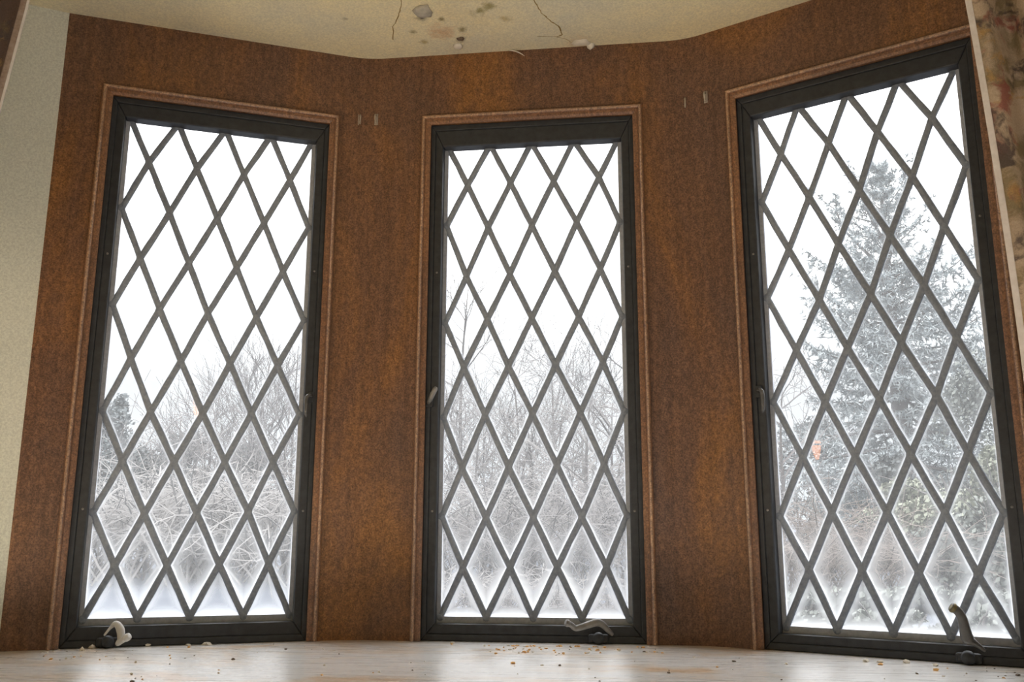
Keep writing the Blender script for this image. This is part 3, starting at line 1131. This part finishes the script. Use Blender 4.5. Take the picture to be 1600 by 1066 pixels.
G = 'crumbs strewn before the middle window'
for i in range(64):
    t = rng.random()
    px = 760 + 180 * t if rng.random() < .8 else rng.uniform(700, 1040)
    if rng.random() < .25: px = rng.gauss(812, 12)
    py = 1006 + (px - 700) * 0.012 + rng.random() ** 2.2 * 13
    kd = rng.choices(['ochre', 'white', 'dark'], [6, 3, 1])[0]
    lb = {'ochre': 'ochre crumb on the sill among those before the middle window', 'white': 'whitish crumb on the sill among those before the middle window', 'dark': 'dark crumb on the sill among those before the middle window'}[kd]
    crumb('crumb', px, py, rng.uniform(.0016, .0034), kd, lb, G + ' ' + kd, 'crumb')
for (px, py, s, kd, lb) in (
        (144, 1011, .0062, 'white', 'largest pale plaster lump at the foot of the left window near its corner'),
        (128, 1015, .0055, 'white', 'pale plaster lump on the sill next to the left corner lump'),
        (230, 1008, .0045, 'white', 'pale plaster lump on the sill just right of the left crank'),
        (293, 1007, .0055, 'white', 'pale flat chip on the sill at the left window, the left of two chips'),
        (323, 1006, .0080, 'white', 'broad pale chip at the left window, the largest chip of that window'),
        (295, 1010, .0030, 'ochre', 'ochre crumb just below the left of the two pale chips'),
        (262, 1010, .0026, 'ochre', 'ochre crumb left of the two pale chips at the left window'),
        (706, 1003, .0042, 'white', 'pale lump on the sill at the left foot of the middle window'),
        (706, 1005, .0026, 'ochre', 'ochre bit under the pale lump at the middle window left foot'),
        (1353, 1032, .0050, 'white', 'whitish chip at the right window foot, the first from the left'),
        (1375, 1033, .0052, 'white', 'whitish chip at the right window foot, the second from the left'),
        (1376, 1037, .0040, 'ochre', 'ochre chip directly below the second whitish chip at right window'),
        (1416, 1034, .0054, 'white', 'whitish flat chip at the right window foot, the third from the left'),
        (1463, 1039, .0040, 'white', 'whitish chip nearest the right crank'),
        (1464, 1046, .0038, 'ochre', 'ochre chip below the whitish chip nearest the right crank'),
        (1147, 1032, .0050, 'dark', 'dark brown crumb on the sill before the right pier'),
        (1045, 1050, .0036, 'dark', 'small dark crumb on the bare sill right of middle window'),
        (1007, 1017, .0040, 'dark', 'dark crumb at the right corner of the middle window'),
        (966, 1014, .0032, 'ochre', 'lone orange crumb right of the middle crank'),
        (364, 1029, .0050, 'dark', 'dark crumb standing on open sill before the left window'),
        (206, 1063, .0046, 'dark', 'dark crumb nearest the viewer before the left window'),
        (801, 1035, .0034, 'ochre', 'lone ochre crumb on open sill before the middle window'),
        (875, 1038, .0030, 'dark', 'lone dark crumb on open sill before the middle window'),
        (446, 1013, .0036, 'dark', 'dark crumb on the sill at the right corner of left window'),
        (1432, 1051, .0030, 'dark', 'dark speck on open sill below the right window'),
        (1590, 1054, .0050, 'dark', 'dark crumb on the sill at the far right end')):
    crumb('crumb', px, py, s, kd, lb, 'larger lumps and chips on the sill', 'crumb')
for (x0, x1, y0, y1, n, wh, lb) in ((60, 220, 1010, 1030, 26, 'left', 'fine plaster crumb on the sill in the left corner'),
                                    (380, 560, 1004, 1024, 12, 'pier', 'tiny crumb on the sill before the left pier'),
                                    (960, 1040, 1006, 1020, 14, 'mid', 'tiny crumb on the sill at the right foot of the middle window'),
                                    (1380, 1595, 1042, 1062, 14, 'right', 'tiny crumb on the sill below the right window'),
                                    (100, 700, 1020, 1064, 22, 'open', 'tiny speck on the open sill left of centre'),
                                    (700, 1250, 1022, 1064, 14, 'open2', 'tiny speck on the open sill right of centre')):
    for i in range(n):
        crumb('crumb', rng.uniform(x0, x1), rng.uniform(y0, y1), rng.uniform(.0010, .0026), rng.choices(['white', 'dark', 'ochre'], [3, 4, 1.5])[0], lb, 'specks ' + wh, 'crumb')

# ------------------------------------------------------------------ lamps: the mirrored sconces and added fill lamps
def sconce(pos, wall_dir, label):
    """pos: middle of the amber glass"""
    o = empty('wall_sconce', pos)
    tag(o, label, 'lamp', 'amber wall sconces behind the viewer')
    mb = MB()
    mb.lathe([(0.0001, -.075), (.010, -.070), (.020, -.040), (.028, 0.0), (.030, .045), (.026, .052)], None, 20)
    mb.build('glass_shade', M['amber'], o, True)
    mb = MB()
    mb.lathe([(.0312, .020), (.0325, .022), (.0325, .030), (.0312, .032)], None, 20)
    mb.build('shade_band', M['dark_metal'], o, True)
    mb = MB()
    mb.lathe([(.0001, .066), (.020, .064), (.029, .054), (.027, .050)], None, 20)
    mb.build('shade_cap', M['dark_metal'], o, True)
    w = Vector(wall_dir)
    mb = MB()
    mb.tube([Vector((0, 0, -.072)), Vector((0, 0, -.10)), w * 0.5 + Vector((0, 0, -.13)), w + Vector((0, 0, -.06))], .006, 8)
    mb.build('arm', M['dark_metal'], o, True)
    mb = MB()
    mb.blob(w * 0.985 + Vector((0, 0, -.06)), .05, (.9, .9, 1.4), 0.0, 1)
    mb.build('wall_plate', M['dark_metal'], o, True)
    return o


def mirror_ray(k, px, py):
    d = ray(px, py)
    n = outward(k)
    t = (ORG[k]).dot(n) / d.dot(n)
    X = EYE + d * t
    return X, (d - n * (2 * d.dot(n))).normalized()


X, d = mirror_ray(0, 308, 637)
sconce(X + d * ((YB + 0.14 - X.y) / d.y), (0, -0.14, 0), 'amber glass sconce on the back wall, mirrored in the left window')
X, d = mirror_ray(2, 1273, 709)
sconce(X + d * ((XL + 0.14 - X.x) / d.x), (-0.14, 0, 0), 'amber glass sconce on the left room wall, mirrored in the right window')


def add_fill_lamp(x, y, zb, label, shade='shade'):  # unseen lamp added to brighten the panelling and ceiling
    o = empty('fill_lamp', (x, y, 0))
    tag(o, label, 'lamp', 'added low fill lamps around the viewer')
    mb = MB()
    mb.lathe([(.0001, 0.0), (.11, 0.0), (.11, .015), (.03, .03), (.012, .06), (.012, zb - .02), (.0001, zb - .02)], None, 24)
    mb.build('lamp_stand', M['dark_metal'], o, True)
    mb = MB()
    mb.lathe([(.17, zb - .10), (.12, zb + .10), (.117, zb + .10), (.167, zb - .10)], None, 28)
    mb.build('lamp_shade', M[shade], o, True)


add_fill_lamp(-1.40, 0.42, 0.50, 'added low fill lamp standing left of the viewer', 'warm_shade')
add_fill_lamp(-0.10, 0.15, 0.48, 'added low fill lamp standing behind the viewer')
add_fill_lamp(1.05, 0.05, 0.48, 'added low fill lamp standing right of the viewer')

# ------------------------------------------------------------------ outdoors
def ground_z(x, y):
    d = math.hypot(x, y)
    return 0.36 + 0.034 * min(d, 30) + 0.05 * math.sin(x * .7 + 1) * math.cos(y * .5)


mb = MB()
n = 60
for i in range(n + 1):
    for j in range(n + 1):
        x = -45 + 90 * i / n
        y = 2.75 + 62 * (j / n) ** 1.6
        mb.v.append((x, y, ground_z(x, y) if y > 3 else 0.2))
for i in range(n):
    for j in range(n):
        a = i * (n + 1) + j
        mb.f.append((a, a + n + 1, a + n + 2, a + 1))
        mb.mi.append(0)
tag(mb.build('ground', M['snow'], None, True), 'frosted pale garden ground rising away beyond the windows', 'ground', kind='structure')


def rdir(q):
    while True:
        v = Vector((q.uniform(-1, 1), q.uniform(-1, 1), q.uniform(-1, 1)))
        if 0.05 < v.length < 1: return v.normalized()


def grow(mb, q, p, d, length, r, level, maxl, spread, up, nseg=5, kids=(3, 5), minr=0.0025):
    """a branch and its side branches"""
    pts, rads = [p.copy()], [r]
    dd = d.copy()
    for s in range(nseg):
        dd = (dd + rdir(q) * 0.22 + Vector((0, 0, up))).normalized()
        pts.append(pts[-1] + dd * (length / nseg))
        rads.append(max(minr, r * (1 - 0.75 * (s + 1) / nseg)))
    mb.tube(pts, rads, 3 if level > 0 else 6)
    if level >= maxl: return
    for _ in range(q.randint(*kids)):
        s = q.uniform(.25, 1.0)
        i = min(int(s * nseg), nseg - 1)
        bp = pts[i].lerp(pts[i + 1], s * nseg - i)
        t = (pts[i + 1] - pts[i]).normalized()
        nd = (t + rdir(q) * spread).normalized()
        grow(mb, q, bp, nd, length * q.uniform(.45, .7), max(minr, rads[i] * .6), level + 1, maxl, spread, up, 4, kids, minr)


def bare_tree(px, py_top, dist, label, seed, trunk_r=0.05, mat='twig', spread=0.75, up=0.06, maxl=3, nlimb=14, low=0.25, group='bare trees beyond the windows'):
    top = at(px, py_top, dist)
    base = Vector((top.x, top.y, ground_z(top.x, top.y) - 0.05))
    H = top.z - base.z
    q = random.Random(seed)
    o = empty('bare_tree', base)
    tag(o, label, 'tree', group)
    mb = MB()
    pts, rads = [], []
    p = Vector((0, 0, 0))
    wx, wy = q.uniform(-.09, .09), q.uniform(-.09, .09)
    for s in range(9):
        f = s / 8
        pts.append(Vector((wx * H * math.sin(f * 3) * .6, wy * H * math.sin(f * 2.4), f * H)))
        rads.append(trunk_r * .75 * (1 - .93 * f) + .003)
    mb.tube(pts, rads, 7)
    mb.build('trunk', M['bark'], o, True)
    mb = MB()
    for i in range(nlimb):
        f = low + (1 - low) * (i + q.random()) / nlimb * .92
        k = min(int(f * 8), 7)
        bp = pts[k].lerp(pts[k + 1], f * 8 - k)
        a = q.uniform(0, 2 * pi)
        el = q.uniform(.35, 1.0)
        d = Vector((math.cos(a) * math.cos(el), math.sin(a) * math.cos(el), math.sin(el)))
        grow(mb, q, bp, d, H * (1.05 - f) * q.uniform(.42, .62) + .25, trunk_r * (1.05 - f) * .5 + .005, 1, maxl, spread, up, 5, (4, 6))
    mb.build('crown', M[mat], o)
    return o


def bramble(px, py_base, dist, size, label, group, seed, mat='pale_twig', ncane=60, rad=0.0045):
    b = at(px, py_base, dist)
    base = Vector((b.x, b.y, ground_z(b.x, b.y) - 0.02))
    q = random.Random(seed)
    o = empty('bramble', base)
    mb = MB()
    for _ in range(ncane):
        a = q.uniform(0, 2 * pi)
        r0 = size * .5 * math.sqrt(q.random())
        p = Vector((math.cos(a) * r0, math.sin(a) * r0 * .6, 0))
        a2 = q.uniform(0, 2 * pi)
        L = size * q.uniform(.6, 1.15)
        d = Vector((math.cos(a2) * .55, math.sin(a2) * .45, 1.0)).normalized()
        pts, rads = [p], [rad]
        nn = 9
        for s in range(nn):
            d = (d + Vector((math.cos(a2) * .10, math.sin(a2) * .08, -.16 * (s / nn) * 2.0)) + rdir(q) * .16).normalized()
            pts.append(pts[-1] + d * (L / nn))
            rads.append(rad * (1 - .6 * (s + 1) / nn))
        mb.tube(pts, rads, 3)
        for _k in range(7):
            i = q.randint(2, nn - 1)
            t = (pts[i + 1] - pts[i]).normalized()
            nd = (t * .7 + rdir(q) * .9).normalized()
            pp, rr = [pts[i]], [rad * .6]
            for s in range(4):
                nd = (nd + rdir(q) * .3).normalized()
                pp.append(pp[-1] + nd * (L * .075 * q.uniform(.6, 1.3)))
                rr.append(rad * .5 * (1 - .5 * (s + 1) / 4))
            mb.tube(pp, rr, 3)
    c = mb.build('cane_tangle', M[mat], o)
    tag(o, label, 'bramble', group)
    return o


def leaf_cloud(mb, q, centre, rx, ry, rz, n, ls, shell=0.55):
    for _ in range(n):
        d = rdir(q)
        r = shell + (1 - shell) * q.random() ** .6
        bump = 1 + .18 * math.sin(d.x * 7 + centre.x * 3) * math.sin(d.z * 6 + centre.y)
        p = centre + Vector((d.x * rx, d.y * ry, d.z * rz)) * r * bump
        a = rdir(q)
        b = a.orthogonal().normalized()
        c = a.cross(b)
        s = ls * q.uniform(.6, 1.3)
        mb.face([p - b * s * .5, p + c * s * .28, p + b * s * .5, p - c * s * .28])


def leafy(name, px, py_top, dist, width, label, group, seed, mat, n=5000, ls=0.05, clumps=7, cone=False, cat='shrub', stems=5):
    top = at(px, py_top, dist)
    base = Vector((top.x, top.y, ground_z(top.x, top.y) - 0.03))
    H = top.z - base.z
    q = random.Random(seed)
    o = empty(name, base)
    tag(o, label, cat, group)
    mb = MB()
    for i in range(stems):
        a = q.uniform(0, 6.28)
        d = Vector((math.cos(a) * .35, math.sin(a) * .35, 1)).normalized()
        grow(mb, q, Vector((math.cos(a) * .06, math.sin(a) * .06, 0)), d, H * .8, .02 + .012 * H / 3, 1, 2, .7, .05, 5, (3, 4), .004)
    mb.build('stem', M['bark'], o)
    mb = MB()
    if cone:
        for i in range(clumps * 3):
            f = (i + q.random()) / (clumps * 3)
            w = width * .5 * (1 - f) ** .8 + .06
            a = q.uniform(0, 6.28)
            leaf_cloud(mb, q, Vector((math.cos(a) * w * .55, math.sin(a) * w * .55, f * H * .93 + .05)), w * .6, w * .6, H * .09, int(n / (clumps * 3)), ls, .2)
    else:
        for i in range(clumps):
            f = (i + .5) / clumps
            w = width * .5 * math.sin(pi * (.22 + .70 * f)) ** .7
            a = q.uniform(0, 6.28)
            leaf_cloud(mb, q, Vector((math.cos(a) * w * .6, math.sin(a) * w * .5, H * (.12 + .74 * f))), w * .62, w * .55, H * .15, n // clumps, ls, .25)
    mb.build('foliage', M[mat], o)
    return o


def spruce(px, py_top, dist, width, label, seed):
    top = at(px, py_top, dist)
    base = Vector((top.x, top.y, ground_z(top.x, top.y) - 0.05))
    H = top.z - base.z
    q = random.Random(seed)
    o = empty('spruce_tree', base)
    tag(o, label, 'tree')
    mb = MB()
    mb.tube([Vector((0, 0, H * f)) for f in (0, .2, .4, .6, .8, .97)], [.16, .13, .10, .07, .04, .012], 9)
    mb.build('trunk', M['bark'], o, True)
    limb, fol = MB(), MB()

    def spray(p, t, s):
        for _ in range(5):
            d = (t * .55 + rdir(q) * .8).normalized()
            w = d.cross(rdir(q)).normalized() * (s * .12)
            fol.face([p - w, p + d * s, p + w])
    nw = 24
    for i in range(nw):
        f = .08 + .90 * (i / (nw - 1)) ** .92
        L0 = width * .5 * ((1 - f) ** .76) * q.uniform(.8, 1.12) + .10
        nb = 6 if f < .7 else 5
        for b in range(nb):
            a = 2 * pi * (b + q.random() * .7) / nb + i * 1.3
            L = L0 * q.uniform(.6, 1.2)
            if f > .74: L *= q.choice([.45, .7, 1.0, 1.5])
            el = -.10 + .75 * f ** 2
            d = Vector((math.cos(a) * math.cos(el), math.sin(a) * math.cos(el), math.sin(el)))
            p = Vector((0, 0, f * H))
            pts, rads = [p], [.026 * (1 - f) + .008]
            ns = 7
            for s in range(ns):
                d = (d + Vector((0, 0, -.055 + .05 * s * (0.35 + f))) + rdir(q) * .06).normalized()
                pts.append(pts[-1] + d * (L / ns))
                rads.append(rads[0] * (1 - .8 * (s + 1) / ns))
            limb.tube(pts, rads, 4)
            for s in range(1 if f > .7 else 2, ns + 1):
                t = (pts[s] - pts[s - 1]).normalized()
                side = t.cross(Vector((0, 0, 1))).normalized()
                for sg in (-1, 1, 0):
                    tl = L * .36 * (1.15 - s / ns) + (.10 if f < .7 else .03)
                    td = (t * .75 + side * sg * .75 + Vector((0, 0, -.32 + .3 * f)) + rdir(q) * .25).normalized()
                    k = max(3, int(tl / .055)) if f < .7 else 2
                    for m in range(k):
                        pp = pts[s - 1].lerp(pts[s], q.random()) + td * (tl * (m + .5) / k)
                        spray(pp, td, (.095 if f < .7 else .075) * q.uniform(.75, 1.25))
    for m in range(26):
        spray(Vector((0, 0, H * (.9 + .1 * m / 26))), Vector((0, 0, 1)), .10)
    for (sx, f0, f1, sd) in ((-.62, .70, .945, 0.1), (.34, .74, .955, -.2), (-.25, .78, .97, .1)):     # rival leaders
        ax = Vector((.92, -.39, 0)) * sx + Vector((.39, .92, 0)) * sd
        pts = [Vector((0, 0, f0 * H)) + ax * min(1, t * 1.5) + Vector((0, 0, (f1 - f0) * H * t)) for t in (0, .2, .4, .6, .8, 1)]
        limb.tube(pts, [.03, .025, .02, .016, .012, .006], 5)
        for m in range(46):
            t = .25 + .75 * m / 45
            k = min(int(t * 5), 4)
            pp = pts[k].lerp(pts[k + 1], t * 5 - k)
            out = Vector((q.uniform(-1, 1), q.uniform(-1, 1), .25)).normalized()
            ln = .30 * (1.08 - t)
            for u in (.3, .65, 1.0):
                spray(pp + out * ln * u, (out + Vector((0, 0, .6))).normalized(), .075)
    limb.build('bough', M['bark'], o)
    fol.build('foliage', M['spruce'], o)
    return o


# right window
spruce(1373, 258, 13.0, 4.7, 'tall blue grey spruce rising to the sky behind the right window', 11)
leafy('leafy_tree', 1552, 530, 11.0, 1.5, 'slim leafy tree at the right edge of the right window', None, 21, 'ivy_leaf', 6000, .06, 9, False, 'tree')
leafy('leafy_shrub', 1510, 690, 8.0, 1.5, 'pale green leafy shrub filling the lower right panes of the right window', None, 22, 'shrub_leaf', 7000, .055, 7)
leafy('leafy_shrub', 1440, 735, 9.2, 1.3, 'yellowish leafy shrub below the spruce, behind the pale green shrub', None, 23, 'shrub_leaf', 5500, .055, 6)
leafy('leafy_shrub', 1585, 740, 7.4, 1.2, 'grey green leafy shrub at the lower right corner of the right window', None, 27, 'ivy_leaf', 5000, .055, 6)
leafy('evergreen_shrub', 1385, 700, 11.0, 1.1, 'dark evergreen shrub at the foot of the spruce', None, 24, 'evergreen', 6000, .06, 6)
leafy('evergreen_shrub', 1245, 640, 18.0, 2.6, 'dark evergreen mass left of the spruce foot behind the right window', None, 25, 'evergreen', 7000, .08, 7)
bare_tree(1225, 575, 10.5, 'leaning bare tree at the left edge of the right window', 31, .035, 'twig', .9, .02, 3, 11, .3)
for i, px in enumerate((1225, 1275, 1330, 1390)):
    bramble(px, 860, 7.2 + .5 * (i % 2), 1.15, 'brown bramble tangle behind the lower left panes of the right window', 'brown brambles behind the right window', 40 + i, 'brown_twig', 60, .006)
# middle window
bare_tree(733, 452, 12.0, 'bare tree with fine upright twigs at the left of the middle window', 51, .05, 'twig', .75, .07, 3, 16, .2)
bare_tree(975, 505, 10.5, 'bare tree with arching limbs at the right of the middle window', 52, .06, 'twig', .8, .0, 3, 15, .2)
bare_tree(858, 540, 14.0, 'bare tree of middle height between two taller ones behind the middle window', 53, .045, 'twig', .8, .05, 3, 15, .15)
bare_tree(800, 575, 11.5, 'shorter bare tree low behind the middle of the middle window', 54, .04, 'twig', .85, .03, 3, 14, .1)
bare_tree(925, 610, 9.0, 'short bare tree low in the right half of the middle window', 55, .04, 'pale_twig', .9, .0, 3, 14, .1)
leafy('evergreen_shrub', 770, 735, 14.5, 2.4, 'dark evergreen shrub low in the left half of the middle window', None, 61, 'evergreen', 7000, .08, 6)
leafy('evergreen_shrub', 930, 745, 13.5, 2.6, 'dark evergreen shrub low in the right half of the middle window', None, 62, 'evergreen', 7000, .08, 6)
for i, px in enumerate((715, 775, 835, 895, 955)):
    bramble(px, 880, 7.5 + .6 * (i % 2), 1.5, 'pale bramble tangle in the thicket behind the middle window', 'brambles behind the middle window', 70 + i, 'pale_twig' if i % 2 else 'twig', 60, .006)
# left window
leafy('conifer', 200, 612, 17.0, 3.4, 'soft blue grey conifer at the left edge of the left window', None, 81, 'evergreen_soft', 6500, .08, 6, True, 'tree')
leafy('evergreen_shrub', 258, 668, 15.0, 2.2, 'dark rounded evergreen right of the soft conifer behind the left window', None, 82, 'evergreen', 8000, .075, 7)
leafy('evergreen_shrub', 352, 685, 16.0, 2.6, 'dark rounded evergreen behind the middle panes of the left window', None, 83, 'evergreen', 8000, .08, 7)
bare_tree(432, 555, 12.5, 'tall bare tree behind the right panes of the left window', 91, .04, 'twig', .65, .08, 3, 16, .15)
bare_tree(466, 540, 14.0, 'bare tree at the right edge of the left window', 92, .04, 'twig', .65, .08, 3, 15, .15)
bare_tree(385, 585, 13.0, 'slender bare sapling left of the tall bare tree, left window', 93, .03, 'twig', .65, .08, 3, 12, .2)
bare_tree(318, 640, 13.5, 'low bare tree between the two dark evergreens, left window', 94, .03, 'twig', .7, .06, 3, 12, .2)
for i, px in enumerate((165, 215, 262, 312, 362, 412, 455)):
    bramble(px, 885, 7.4 + .5 * (i % 3), 1.45, 'pale tangled bramble behind the lower panes of the left window', 'brambles behind the left window', 100 + i, 'pale_twig', 44, .0085)

for i, (px, py, dd) in enumerate(((700, 600, 10.6), (757, 640, 9.6), (822, 650, 10.2), (880, 640, 11.4), (957, 630, 11.6))):
    bare_tree(px, py, dd, 'low many branched sapling in the thicket behind the middle window', 200 + i, .03, 'pale_twig' if i % 2 else 'twig', .95, .01, 3, 15, .04, 'low saplings behind the middle window')
for i, (px, py, dd) in enumerate(((285, 655, 11.0), (345, 650, 10.4), (405, 640, 10.8), (455, 630, 10.4))):
    bare_tree(px, py, dd, 'low many branched sapling in the thicket behind the left window', 220 + i, .03, 'twig', .95, .02, 3, 14, .04, 'low saplings behind the left window')
for i, (px, dd) in enumerate(((1240, 6.4), (1315, 6.1), (1400, 6.5), (1480, 6.2), (1560, 6.0))):
    leafy('ground_shrub', px, 915, dd, 1.0, 'low grey green shrub seen through the bottom panes of the right window', 'low shrubs below the right window', 240 + i, 'ivy_leaf', 2600, .05, 4)
for i, (px, dd) in enumerate(((1225, 4.7), (1275, 4.4), (1330, 4.6), (1385, 4.4), (1440, 4.6), (1500, 4.3), (1560, 4.5))):
    leafy('ground_shrub', px, 945, dd, .55, 'ankle high grey leafy tuft close outside the right window foot', 'leafy tufts close outside the right window', 260 + i, 'ivy_leaf', 1500, .035, 3, stems=3)
for i, (px, dd) in enumerate(((705, 5.2), (760, 4.9), (815, 5.3), (870, 4.9), (925, 5.2), (975, 4.9))):
    bramble(px, 960, dd, .55, 'low bramble tuft close outside the foot of the middle window', 'low brambles close outside the middle window', 280 + i, 'twig' if i % 2 else 'pale_twig', 34, .004)
